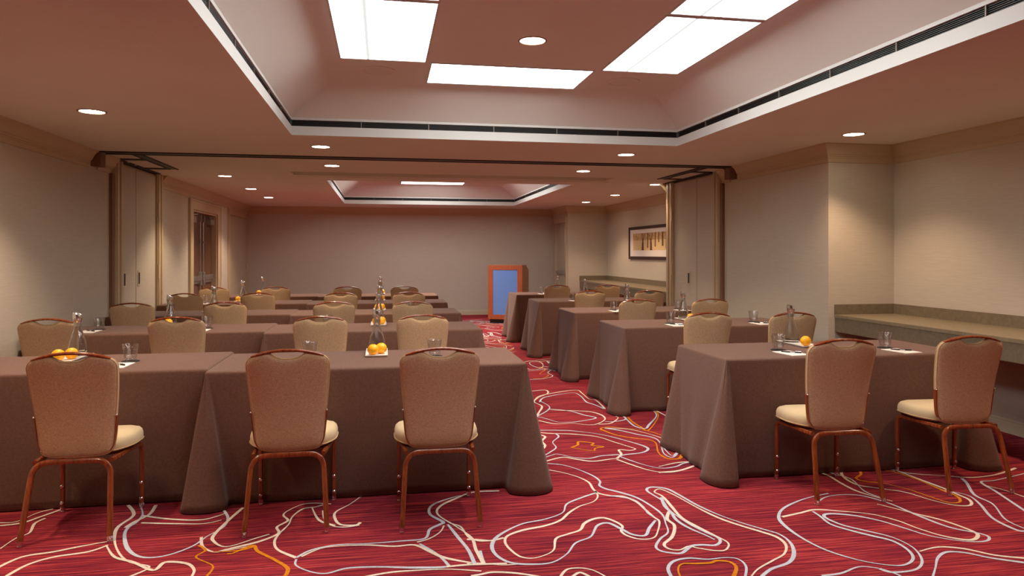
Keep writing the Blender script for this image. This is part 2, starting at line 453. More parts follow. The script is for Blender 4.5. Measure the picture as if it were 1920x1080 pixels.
for m_ in ('carpet', 'c_cream', 'c_blue', 'c_gold'): me_floor.materials.append(M[m_])
for p, i in zip(me_floor.polygons, mb.m): p.material_index = i
me_floor.update()
bmf = bmesh.new(); bmf.from_mesh(me_floor)
for f in bmf.faces:
    if f.normal.z < 0: f.normal_flip()
bmf.to_mesh(me_floor); bmf.free()
o = bpy.data.objects.new('floor', me_floor); COL.objects.link(o); struct(o, 'red streaked carpet woven with cream, blue and gold looping lines')

# ---- walls
T = .12
def wall(name, *boxes, mat='wall'):
    m = MB()
    for b in boxes: m.box(*b)
    return struct(m.obj(name, M[mat], smooth=False))
DO = (11.80, 13.46, 2.13)      # left doorway y0,y1,height
wall('wall_left', (XL-T, XL, YF, DO[0], 0, ZC), (XL-T, XL, DO[1], YB, 0, ZC), (XL-T, XL, DO[0], DO[1], DO[2], ZC))
wall('wall_far', (XL-T, XD+T, YB, YB+T, 0, ZC))
wall('wall_right', (XR, XR+.35, YN+.12, 9.98, 0, ZC), (XR, XN, YN, YN+.12, 0, ZC))
wall('wall_right_niche', (XN, XN+T, YF, YN, 0, ZC), (XN, XN+T, 9.98, Y2+T, 0, ZC), (XR+.35, XN+T, 9.86, 9.98, 0, ZC))
D3 = (15.20, 16.22, 2.13)
wall('wall_right_far', (XD, XN, Y2, Y2+.12, 0, ZC), (XD, XD+T, Y2+.12, D3[0], 0, ZC), (XD, XD+T, D3[1], YB, 0, ZC), (XD, XD+T, D3[0], D3[1], D3[2], ZC))
wall('wall_near', (XL-T, XN+T, YF-T, YF, 0, ZC))
struct(MB().obj('x', M['wall'])) if False else None

# ---- ceiling with two coffered trays and the screen pocket
PK = (-1.17, 3.15, 9.36, 9.76)
m = MB()
xs0, xs1 = XL-.3, XN+.15
ys = [YF-.12, T1[0], T1[1], PK[2], PK[3], T2[0], T2[1], YB+.12]
def cq(x0, x1, y0, y1): m.quad((x0, y0, ZC), (x0, y1, ZC), (x1, y1, ZC), (x1, y0, ZC))
for i in range(len(ys)-1):
    y0, y1 = ys[i], ys[i+1]
    hole = None
    if i == 1 or i == 5: hole = (TX0, TX1)
    if i == 3: hole = (PK[0], PK[1])
    if hole: cq(xs0, hole[0], y0, y1); cq(hole[1], xs1, y0, y1)
    else: cq(xs0, xs1, y0, y1)
x0, x1, y0, y1 = PK; h = .14
m.quad((x0, y0, ZC), (x1, y0, ZC), (x1, y0, ZC+h), (x0, y0, ZC+h)); m.quad((x0, y1, ZC), (x1, y1, ZC), (x1, y1, ZC+h), (x0, y1, ZC+h))
m.quad((x0, y0, ZC), (x0, y1, ZC), (x0, y1, ZC+h), (x0, y0, ZC+h)); m.quad((x1, y0, ZC), (x1, y1, ZC), (x1, y1, ZC+h), (x1, y0, ZC+h))
m.quad((x0, y0, ZC+h), (x1, y0, ZC+h), (x1, y1, ZC+h), (x0, y1, ZC+h))
for ya, yb in (T1, T2):      # shallow raised border round each recess
    X0, X1, Y0, Y1, d = TX0-.45, TX1+.45, ya-.45, yb+.47, ZC-.006
    m.box(X0, TX0, Y0, Y1, d, ZC-.0005); m.box(TX1, X1, Y0, Y1, d, ZC-.0005)
    m.box(TX0, TX1, Y0, ya, d, ZC-.0005); m.box(TX0, TX1, yb, Y1, d, ZC-.0005)
ceil = struct(m.obj('ceiling', M['ceil'], smooth=False))

def rect(x0, x1, y0, y1, z, ins=0): return [(x0+ins, y0+ins, z), (x1-ins, y0+ins, z), (x1-ins, y1-ins, z), (x0+ins, y1-ins, z)]
for ti, (ya, yb) in enumerate((T1, T2)):
    # upper ceiling with coved slopes
    m = MB(); prof = [(0, 2.626), (.055, 2.668), (.13, 2.722), (.22, 2.782), (.30, 2.828), (.37, 2.856), (.44, ZU)]
    m.rings([rect(TX0, TX1, ya, yb, z, i) for i, z in prof], cap0=False, cap1=True); m.m[-1] = 1
    o = struct(m.obj('ceiling_tray', [M['cove'], M['ceil2']], smooth=True, angle=30)); o.parent = ceil
    # white band and lip
    m = MB()
    m.rings([rect(TX0, TX1, ya, yb, z, i) for i, z in ((.0, ZC-.0062), (.0006, ZC-.0062), (.0006, 2.55), (-.045, 2.55))], cap0=False, cap1=False)
    m.rings([rect(TX0, TX1, ya, yb, z, i) for i, z in ((-.045, 2.605), (0, 2.605), (0, 2.626), (-.045, 2.626))], cap0=False, cap1=False)
    struct(m.obj('trim_%d' % (ti+1), M['tray'], smooth=False), 'white painted band round the edge of the ceiling recess')

def vent(x0, y0, x1, y1, nx, ny, label):
    """linear slot air grille along one side of a tray; (nx,ny) points into the wall of the tray"""
    L = math.hypot(x1-x0, y1-y0)
    t = thing('slot_air_grille', label, 'air vent', ((x0+x1)/2, (y0+y1)/2, 2.5775), math.atan2(y1-y0, x1-x0), 'slot air grilles round the ceiling recesses')
    # local: x along, +y into the wall or -y
    s = 1 if (-(y1-y0)*nx+(x1-x0)*ny) > 0 else -1
    a = MB(); a.box(-L/2, L/2, s*.03, s*.045, -.0275, .0275); a.obj('backing', M['slot'], t, False)
    b = MB()
    for z in (-.02, -.010, 0, .010, .02): b.box(-L/2, L/2, s*.012, s*.024, z-.0018, z+.0018)
    b.obj('louvre', M['slot'], t, False)
    k = int(L/.62)
    for i in range(1, k+1):
        x = -L/2+i*L/(k+1); c = MB(); c.box(x-.004, x+.004, s*.004, s*.03, -.0275, .0275); c.obj('divider', M['slotbar'], t, False)
for (ya, yb), w in ((T1, 'near'), (T2, 'far')):
    vent(TX0, yb, TX1, yb, 0, 1, 'black slot air grille on the far side of the %s ceiling recess' % w)
    vent(TX0, ya, TX0, yb, -1, 0, 'black slot air grille on the left side of the %s ceiling recess' % w)
    vent(TX1, ya, TX1, yb, 1, 0, 'black slot air grille on the right side of the %s ceiling recess' % w)

# ---- crown moulding: profile (projection from wall, drop from ceiling)
CROWN = [(0, .17), (.012, .17), (.014, .132), (.020, .128), (.020, .118), (.030, .113), (.032, .100), (.042, .094), (.052, .070), (.070, .040), (.088, .022), (.100, .014), (.105, 0)]
def sweep_profile(m, path, prof, zref, sgn=-1):
    """path: list of (x,y); room lies to the left of travel direction; mitred"""
    P = [Vector((p[0], p[1])) for p in path]; rings = []
    for i, p in enumerate(P):
        d0 = (P[i]-P[i-1]).normalized() if i else None
        d1 = (P[i+1]-P[i]).normalized() if i < len(P)-1 else None
        n0 = Vector((-d0.y, d0.x)) if d0 else None; n1 = Vector((-d1.y, d1.x)) if d1 else None
        if n0 is None: n = n1
        elif n1 is None: n = n0
        else:
            n = (n0+n1); n = n/(n.dot(n0)) if n.length > 1e-6 else n0
        rings.append([(p.x+n.x*a, p.y+n.y*a, zref+sgn*b) for a, b in prof]+[(p.x, p.y, zref)])
    m.rings(rings, cap0=True, cap1=True)
def crown(name, path, label=None):
    m = MB(); sweep_profile(m, path, CROWN, ZC); return struct(m.obj(name, M['trim'], smooth=True, angle=25), label)
NY0, NY1 = 7.83, 8.02      # the partition track crosses here
crown('trim_3', [(XN, YF), (XN, YN), (XR, YN), (XR, NY0-.01)], 'cream crown moulding round the near right niche')
crown('trim_4', [(XR, NY1+.02), (XR, 8.25)])
crown('trim_5', [(XR, 9.93), (XR, 9.98), (XN, 9.98), (XN, Y2), (XD, Y2), (XD, YB), (XL, YB), (XL, 10.14)], 'cream crown moulding round the far half of the room')
crown('trim_6', [(XL, 8.44), (XL, NY1+.02)])
crown('trim_7', [(XL, NY0-.01), (XL, YF), (XN, YF)], 'cream crown moulding along the near left wall')
# ---- baseboards
BASEP = [(0, .11), (.008, .11), (.014, .10), (.014, .088), (.018, .082), (.018, 0)]
def base(name, path):
    m = MB(); P = BASEP[::-1]
    sweep_profile(m, path, [(a, b) for a, b in BASEP], 0, 1); return struct(m.obj(name, M['base'], smooth=False))
base('baseboard_right', [(XN, YF), (XN, YN), (XR, YN), (XR, 8.24)])
base('baseboard_far', [(XN, 9.98), (XN, Y2), (XD, Y2), (XD, 15.12)])
base('baseboard_back', [(XD, 16.30), (XD, YB), (XL+.0, YB)])
base('baseboard_left', [(XL, 11.55), (XL, 10.14)])
base('baseboard_left_near', [(XL, 8.40), (XL, YF), (XN, YF)])

# ---- folding-partition track and its stacking loops
m = MB()
m.box(XL+.105, XR-.10, NY0, NY0+.02, ZC-.010, ZC+.004, 0); m.box(XL+.105, XR-.10, NY1-.02, NY1, ZC-.010, ZC+.004, 0)
m.box(XL+.105, XR-.10, NY0+.02, NY1-.02, ZC-.004, ZC+.004, 1)
def loop(xa, xb, s):
    w = .055
    # long rail away from the wall, two cross rails, rail over the doors
    for x in (xa,):
        m.box(x-w, x-w+.018, NY1, 9.36, ZC-.010, ZC+.004); m.box(x+w-.018, x+w, NY1, 9.36, ZC-.010, ZC+.004); m.box(x-w, x+w, NY1, 9.36, ZC-.004, ZC+.004, 1)
    for y in (8.46, 9.31):
        a, b = sorted((xa+s*w, xb)); m.box(a, b, y-.05, y+.05, ZC-.009, ZC+.004)
    a, b = sorted((xb, xb+s*.09)); m.box(a, b, 8.42, 9.9, ZC-.011, ZC+.004)
loop(-2.55, XL+.09, -1); loop(3.83, XR-.09, 1)
t = thing('partition_track', 'dark metal folding-partition track crossing the ceiling from wall to wall', 'ceiling track', (0, 0, 0))
m.obj('rail', [M['dark'], simple('track_inside', srgb(58, 42, 34), .5, .2)], t, False)
for x in (XL+.13, XL+.13):
    pass
for y in (8.62, 8.86):
    m = MB(); m.tube([(XL+.12, y, ZC-.012), (XL+.12, y, ZC-.022)], .012, seg=10); m.obj('roller', M['steel'], t)
# brown seal strips on the walls under the track ends
m = MB(); m.box(XL, XL+.095, NY0+.06, NY1, 2.33, ZC-.012); struct(m.obj('trim_8', simple('seal_and_jamb_shade_brown', srgb(128, 92, 66), .6), smooth=False), 'brown seal strip on the left wall under the partition track')
m = MB(); m.box(XR-.095, XR, NY0+.06, NY1, 2.33, ZC-.012); struct(m.obj('trim_9', simple('seal_and_jamb_shade_brown2', srgb(128, 92, 66), .6), smooth=False), 'brown seal block on the right wall under the partition track')

# ---- pocket cupboards for the stacked partition
def casing_v(m, x, s, y0, y1, z1, d=.05):
    """moulded vertical jamb standing d proud of wall plane x (s=+1 room to +x)"""
    w = y1-y0
    a, b = sorted((x, x+s*d)); m.box(a, b, y0, y1, 0, z1)
    a, b = sorted((x+s*d, x+s*(d+.012))); m.box(a, b, y0+w*.10, y0+w*.34, 0, z1); m.box(a, b, y0+w*.60, y0+w*.9, 0, z1)
def pull(parent, x, s, y, z):
    g = MB(); n = 20
    a, b = sorted((x, x+s*.006))
    # flush pull: frame with recessed dark slot
    w, h = .045, .095
    g.box(a, b, y-w, y-w+.018, z-h, z+h); g.box(a, b, y+w-.018, y+w, z-h, z+h); g.box(a, b, y-w+.018, y+w-.018, z-h, z-h+.025); g.box(a, b, y-w+.018, y+w-.018, z+h-.025, z+h)
    o = g.obj('flush_pull', M['base'], parent, False)
    k = MB(); a, b = sorted((x, x+s*.002)); k.box(a, b, y-w+.018, y+w-.018, z-h+.025, z+h-.025); k.obj('pull_recess', M['dark'], o, False)
def pocket(name, x, s, label, pulls):
    m = MB(); casing_v(m, x, s, 8.44 if s > 0 else 8.25, 8.66 if s > 0 else 8.42, ZC); casing_v(m, x, s, 9.91 if s > 0 else 9.70, 10.13 if s > 0 else 9.93, ZC)
    ya, yb = (8.66, 9.91) if s > 0 else (8.42, 9.70); ym = (ya+yb)/2-.1
    d = struct(m.obj(name, M['trim'], smooth=False), label)
    for i, (p, q) in enumerate(((ya, ym-.006), (ym+.006, yb))):
        l = MB(); a, b = sorted((x+s*.001, x+s*.022)); l.box(a, b, p, q, .02, ZC-.03); lf = l.obj('leaf', M['wall'], d, False)
        e = MB(); a, b = sorted((x+s*.022, x+s*.026))
        e.box(a, b, q-.012, q, .02, ZC-.03); e.box(a, b, p, q-.012, ZC-.045, ZC-.03); e.obj('edge_strip', M['trim'], lf, False)
        if i in pulls[1]: pull(lf, x+s*.022, s, pulls[0][pulls[1].index(i)], 1.13 if s > 0 else 1.09)
    q = MB(); j0, j1 = (8.385, 8.44) if s > 0 else (8.20, 8.25)
    a, b = sorted((x, x+s*.035)); q.box(a, b, j0, j1, 0, 2.31); q.obj('jamb_side_shade', bpy.data.materials['seal_and_jamb_shade_brown'], d, False)  # brown strip paints in the shade on the jamb's near side
    h = MB()
    for z in (1.2, 2.0, .4):
        a, b = sorted((x+s*.05, x+s*.064)); h.box(a, b, yb+.0, yb+.03, z-.09, z+.09)
    h.obj('hinge', M['trim'], d, False)
pocket('door_1', XL, 1, 'two tall wallcovered cupboard doors hiding the partition in the left wall', ((8.78, 9.27), (0, 1)))
pocket('door_2', XR, -1, 'two tall wallcovered cupboard doors hiding the partition in the right wall', ((9.2,), (1,)))

# ---- left double doorway
def door_frame(m, x, s, y0, y1, h, w=.10, top=.16):
    a, b = sorted((x, x+s*.025))
    m.box(a, b, y0-w, y0, 0, h+top); m.box(a, b, y1, y1+w, 0, h+top); m.box(a, b, y0, y1, h, h+top)
    a, b = sorted((x+s*.025, x+s*.035))
    m.box(a, b, y0-w, y0-w+.025, 0, h+top); m.box(a, b, y1+w-.025, y1+w, 0, h+top); m.box(a, b, y0-w+.025, y1+w-.025, h+top-.03, h+top)
m = MB(); door_frame(m, XL, 1, DO[0], DO[1], DO[2], .22, .16)
m.box(XL-T, XL-.001, DO[1]-.03, DO[1], 0, DO[2]); m.box(XL-T, XL-.001, DO[0], DO[0]+.03, 0, DO[2]); m.box(XL-T, XL-.001, DO[0]+.03, DO[1]-.03, DO[2]-.03, DO[2])
d = struct(m.obj('door_3', M['trim'], smooth=False), 'brown double exit doors with push bars in the left wall')
xm = XL-.085; yc = (DO[0]+DO[1])/2
for k, (p, q) in enumerate(((DO[0]+.03, yc-.003), (yc+.003, DO[1]-.03))):
    l = MB(); l.box(xm-.035, xm, p, q, .01, DO[2]-.03); lf = l.obj('leaf', M['doorwood'], d, False, .003)
    g = MB(); g.box(xm, xm+.05, p+.04, q-.03, .98, 1.06); g.box(xm, xm+.025, p+.04, q-.03, .93, .98)
    yl = q-.10 if k == 0 else p+.10
    g.box(xm, xm+.055, yl-.045, yl+.045, .90, 1.12); g.obj('push_bar', M['steel'], lf, False, .006)
    r = MB(); r.tube([(xm+.03, yl, 1.1), (xm+.03, yl, 2.02)], .010, seg=8); r.tube([(xm+.03, yl, .06), (xm+.03, yl, .92)], .008, seg=8)
    for z in (1.62,): r.box(xm, xm+.042, yl-.02, yl+.02, z-.015, z+.015)
    r.box(xm, xm+.05, yl-.03, yl+.03, 1.96, 2.08); r.obj('latch_rod', M['chrome'], lf, True)
    c = MB(); yh = q-.32 if k else p+.05
    c.box(xm, xm+.07, yh, yh+.26, 1.93, 2.03); c.tube([(xm+.05, yh+.05, 2.05), (xm+.075, yh-.12 if k else yh+.3, 2.07)], .010, seg=6)
    c.obj('door_closer', M['steel'], lf, False, .004)
# ---- painted cupboard door in the far left corner
m = MB(); y0, y1, h = 14.50, 16.15, 2.19
door_frame(m, XL, 1, y0, y1, h, .16, .12)
d = struct(m.obj('door_4', M['trim'], smooth=False), 'plain painted cupboard door in the far left corner')
l = MB(); l.box(XL+.001, XL+.018, y0, y1, .02, h-.01); lf = l.obj('leaf', M['doorpaint'], d, False, .003)
g = MB()
for z in (.3, 1.15, 1.98): g.box(XL+.018, XL+.04, y1-.05, y1+.01, z-.05, z+.05)
g.obj('hinge', M['steel'], lf, False)
# ---- far right door
m = MB(); door_frame(m, XD, -1, D3[0], D3[1], D3[2], .10, .12)
d = struct(m.obj('door_5', M['trim'], smooth=False), 'pale exit door with chrome latch beside the lectern wall')
xm = XD+.05; l = MB(); l.box(xm, xm+.04, D3[0], D3[1], .01, D3[2]); lf = l.obj('leaf', M['doorpaint'], d, False)
g = MB(); g.box(xm-.05, xm, D3[0]+.05, D3[0]+.95, .96, 1.03); g.box(xm-.055, xm, 15.32, 15.44, .90, 1.08); g.obj('push_bar', M['steel'], lf, False, .005)
g = MB(); g.tube([(xm-.03, 15.38, 1.05), (xm-.03, 15.38, 2.08)], .010, seg=8); g.obj('latch_rod', M['steel'], lf)

# ---- built-in counters in the niches
def niche_counter(y0, y1, label):
    t = thing('niche_counter', label, 'counter', (XN, (y0+y1)/2, 0)); hx = (y1-y0)/2
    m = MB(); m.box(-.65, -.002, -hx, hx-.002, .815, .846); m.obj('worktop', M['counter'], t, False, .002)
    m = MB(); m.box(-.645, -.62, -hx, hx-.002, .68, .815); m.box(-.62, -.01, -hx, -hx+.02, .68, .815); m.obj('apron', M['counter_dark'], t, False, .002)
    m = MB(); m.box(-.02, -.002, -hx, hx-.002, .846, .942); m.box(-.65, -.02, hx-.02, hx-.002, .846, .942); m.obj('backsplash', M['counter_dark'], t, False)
niche_counter(YF+.3, YN, 'long taupe laminate counter in the near right niche')
niche_counter(10.0, Y2, 'taupe laminate counter below the framed tree picture')

# ---- framed picture
def picture():
    y0, y1, z0, z1 = 11.35, 13.60, 1.32, 1.955
    t = thing('framed_picture', 'dark framed print of autumn trees above the far niche counter', 'picture', (XN, (y0+y1)/2, (z0+z1)/2))
    W, Hh = (y1-y0)/2, (z1-z0)/2; fw = .055
    m = MB(); x0, x1 = -.035, -.001
    m.box(x0, x1, -W, W, Hh-fw, Hh); m.box(x0, x1, -W, W, -Hh, -Hh+fw); m.box(x0, x1, -W, -W+fw, -Hh+fw, Hh-fw); m.box(x0, x1, W-fw, W, -Hh+fw, Hh-fw)
    m.obj('frame', M['frame'], t, False, .004)
    m = MB(); m.box(-.018, -.002, -W+fw, W-fw, -Hh+fw, Hh-fw); m.obj('mat_board', M['white'], t, False)
    # the print: ochre field, hazy woods, trunks
    m = MB(); px = -.0195; a = W-fw-.18; b = .165; z_off = .02
    def q(ya, yb, za, zb, mi, k=0): m.quad((px-k, ya, za+z_off), (px-k, yb, za+z_off), (px-k, yb, zb+z_off), (px-k, ya, zb+z_off), mi)
    q(-a, a, -b, .03, 0); q(-a, a, .03, b, 1)
    rnd = random.Random(3)
    def limb(y, z, ang, L, w, dep):
        y2, z2 = y+math.sin(ang)*L, z+math.cos(ang)*L
        z2c = min(z2, b); 
        if z >= b: return
        fct = (z2c-z)/(z2-z) if z2 > z else 1
        y2c = y+(y2-y)*fct; y2c = max(-a, min(a, y2c))
        w2 = w*(1-.35*fct)
        k = .0004*(1+dep*.2)
        m.quad((px-k, y-w, z+z_off), (px-k, y+w, z+z_off), (px-k, y2c+w2, z2c+z_off), (px-k, y2c-w2, z2c+z_off), 2+(dep % 2))
        if dep < 3 and z2 < b:
            for da in (-.5, .45): limb(y2, z2, ang+da+rnd.uniform(-.15, .15), L*.75, w2*.7, dep+1)
    for y, w, z in ((a-.52, .045, -b), (a-.78, .022, -.12), (a-.95, .042, -b), (a-1.15, .020, -.10), (a-1.32, .018, -.02), (a-1.5, .03, -.09), (.1-a, .03, -.13)):
        limb(y, z, rnd.uniform(-.06, .06), .16 if w > .04 else .4, w*1.35, 0)
    for p in m.v: pass
    m.obj('print', [simple('print_field', srgb(224, 200, 150), .7), noise_mat('print_woods', srgb(168, 138, 92), srgb(220, 192, 138), nscale=22, bump=0),
                    simple('print_trunk', srgb(104, 72, 54), .8), simple('print_branch', srgb(126, 88, 64), .8)], t, False)
picture()

# ------------------------------------------------------------------ lights
PROTO_DL = None
def downlight(x, y, z, label, power=80, cone=110, blend=.6):
    global PROTO_DL
    if PROTO_DL is None:
        t = thing('recessed_downlight', label, 'ceiling light', (x, y, z), 0, 'recessed downlights')
        m = MB(); m.lathe([(.098, 0), (.098, -.004), (.086, -.005), (.083, 0)], 32); m.obj('trim_ring', M['bulbrim'], t)
        m = MB(); m.lathe([(.0835, -.0015), (.04, -.0035), (.0005, -.004)], 32, cap1=True); m.obj('lamp', M['bulb'], t)
        PROTO_DL = t
    else:
        t = copy_tree(PROTO_DL); t.location = (x, y, z); t['label'] = label
    L = bpy.data.lights.new('downlight_beam', 'SPOT'); L.energy = power; L.color = (1, .66, .42) if x > 4 else (1, .77, .55)
    L.spot_size = math.radians(cone); L.spot_blend = blend; L.shadow_soft_size = .06
    lo = bpy.data.objects.new('downlight_beam', L); COL.objects.link(lo); lo.location = (x, y, z-.02)
    return t
DLS = [(-2.11, 5.67, 'recessed downlight near the left wall, ahead of the partition track'),
       (-.60, 7.13, 'recessed downlight left of centre just before the partition track'),
       (2.53, 7.13, 'recessed downlight right of centre just before the partition track'),
       (4.06, 5.55, 'recessed downlight by the corner of the near right niche'),
       (-.60, 8.65, 'recessed downlight left of centre just beyond the partition track'),
       (2.50, 8.65, 'recessed downlight right of centre just beyond the partition track'),
       (4.06, 10.13, 'nearest of the three downlights before the far right niche'),
       (4.08, 12.08, 'middle of the three downlights before the far right niche'),
       (4.06, 13.85, 'farthest of the three downlights before the far right niche'),
       (-2.10, 10.06, 'nearest of the three downlights along the far left wall'),
       (-2.10, 11.97, 'middle of the three downlights along the far left wall'),
       (-2.10, 13.75, 'farthest of the three downlights along the far left wall')]
for x, y, l in DLS: downlight(x, y, ZC, l, 58 if x > 4 else 90)
downlight(.99, 4.65, ZU, 'recessed downlight between the fluorescent panels in the near ceiling recess')
for y, q in ((13.29, 'farther'), (11.8, 'nearer')): downlight(.99, y, ZU, 'added unseen downlight up in the far ceiling recess, %s of two' % q, 170)  # unseen pair added to brighten the far wall
for x, y, q in ((-2.11, 3.9, 'farther one by the left wall'), (-2.11, 1.9, 'nearer one by the left wall'), (4.06, 3.5, 'farther one by the right niche'), (4.06, 1.6, 'nearer one by the right niche')):
    downlight(x, y, ZC, 'recessed downlight over the front seats, %s' % q, 62 if x > 4 else 90)

def fluoro(x0, x1, y0, y1, label, along):
    t = thing('fluorescent_panel', label, 'ceiling light', ((x0+x1)/2, (y0+y1)/2, ZU), 0, 'fluorescent ceiling panels')
    w, h = (x1-x0)/2, (y1-y0)/2
    m = MB(); f = .012
    m.box(-w, w, -h, -h+f, -.008, 0); m.box(-w, w, h-f, h, -.008, 0); m.box(-w, -w+f, -h+f, h-f, -.008, 0); m.box(w-f, w, -h+f, h-f, -.008, 0)
    m.obj('frame', M['tray'], t, False)
    m = MB(); m.box(-w+f, w-f, -h+f, h-f, -.004, -.001); m.obj('diffuser', M['panel'], t, False)
    m = MB()
    if along == 'y':
        m.box(.005, .009, -h+f, h-f, -.0065, -.004); m.box(-.12, -.10, -h+f, h-f, -.0052, -.004)
    else:
        m.box(-w+f, w-f, .005, .009, -.0065, -.004); m.box(-w+f, w-f, .10, .12, -.0052, -.004)
    m.obj('rib', M['fixline'], t, False)
fluoro(-.315, .32, 4.03, 5.30, 'square-ended fluorescent panel on the left of the near ceiling recess', 'y')
fluoro(1.67, 2.31, 4.00, 5.29, 'long fluorescent panel on the right of the near recess, farther of two', 'y')
fluoro(1.67, 2.31, 2.70, 3.97, 'long fluorescent panel on the right of the near recess, cut by the picture top', 'y')
fluoro(-.315, .32, 2.72, 4.00, 'fluorescent panel overhead at the left of the near recess', 'y')
fluoro(.35, 1.63, 5.31, 5.93, 'crosswise fluorescent panel at the far end of the near ceiling recess', 'x')
fluoro(.35, 1.63, 2.07, 2.69, 'crosswise fluorescent panel overhead behind the others', 'x')
fluoro(.35, 1.63, 13.98, 14.62, 'crosswise fluorescent panel in the far ceiling recess', 'x')
fluoro(-.315, .32, 12.68, 13.95, 'fluorescent panel hidden up in the far recess, left side', 'y')
fluoro(1.67, 2.31, 12.68, 13.95, 'fluorescent panel hidden up in the far recess, right side', 'y')
fluoro(-.315, .32, 11.40, 12.66, 'second fluorescent panel hidden up in the far recess, left side', 'y')
fluoro(1.67, 2.31, 11.40, 12.66, 'second fluorescent panel hidden up in the far recess, right side', 'y')
for x, l in ((-.04, 'round flush ceiling speaker behind the left fluorescent panel'), (1.97, 'round flush ceiling speaker behind the right fluorescent panel')):
    t = thing('ceiling_speaker', l, 'speaker', (x, 5.62, ZU), 0, 'flush ceiling speakers')
    m = MB(); m.lathe([(.135, 0), (.135, -.006), (.118, -.008), (.114, -.003)], 36); m.obj('bezel', M['cove'], t)
    m = MB(); m.lathe([(.114, -.003), (.06, -.0045), (.0005, -.005)], 36, cap1=True); m.obj('grille', noise_mat('speaker_grille', srgb(212, 206, 198), srgb(222, 216, 208), nscale=400, bump=0) if x < 0 else bpy.data.materials['speaker_grille'], t)

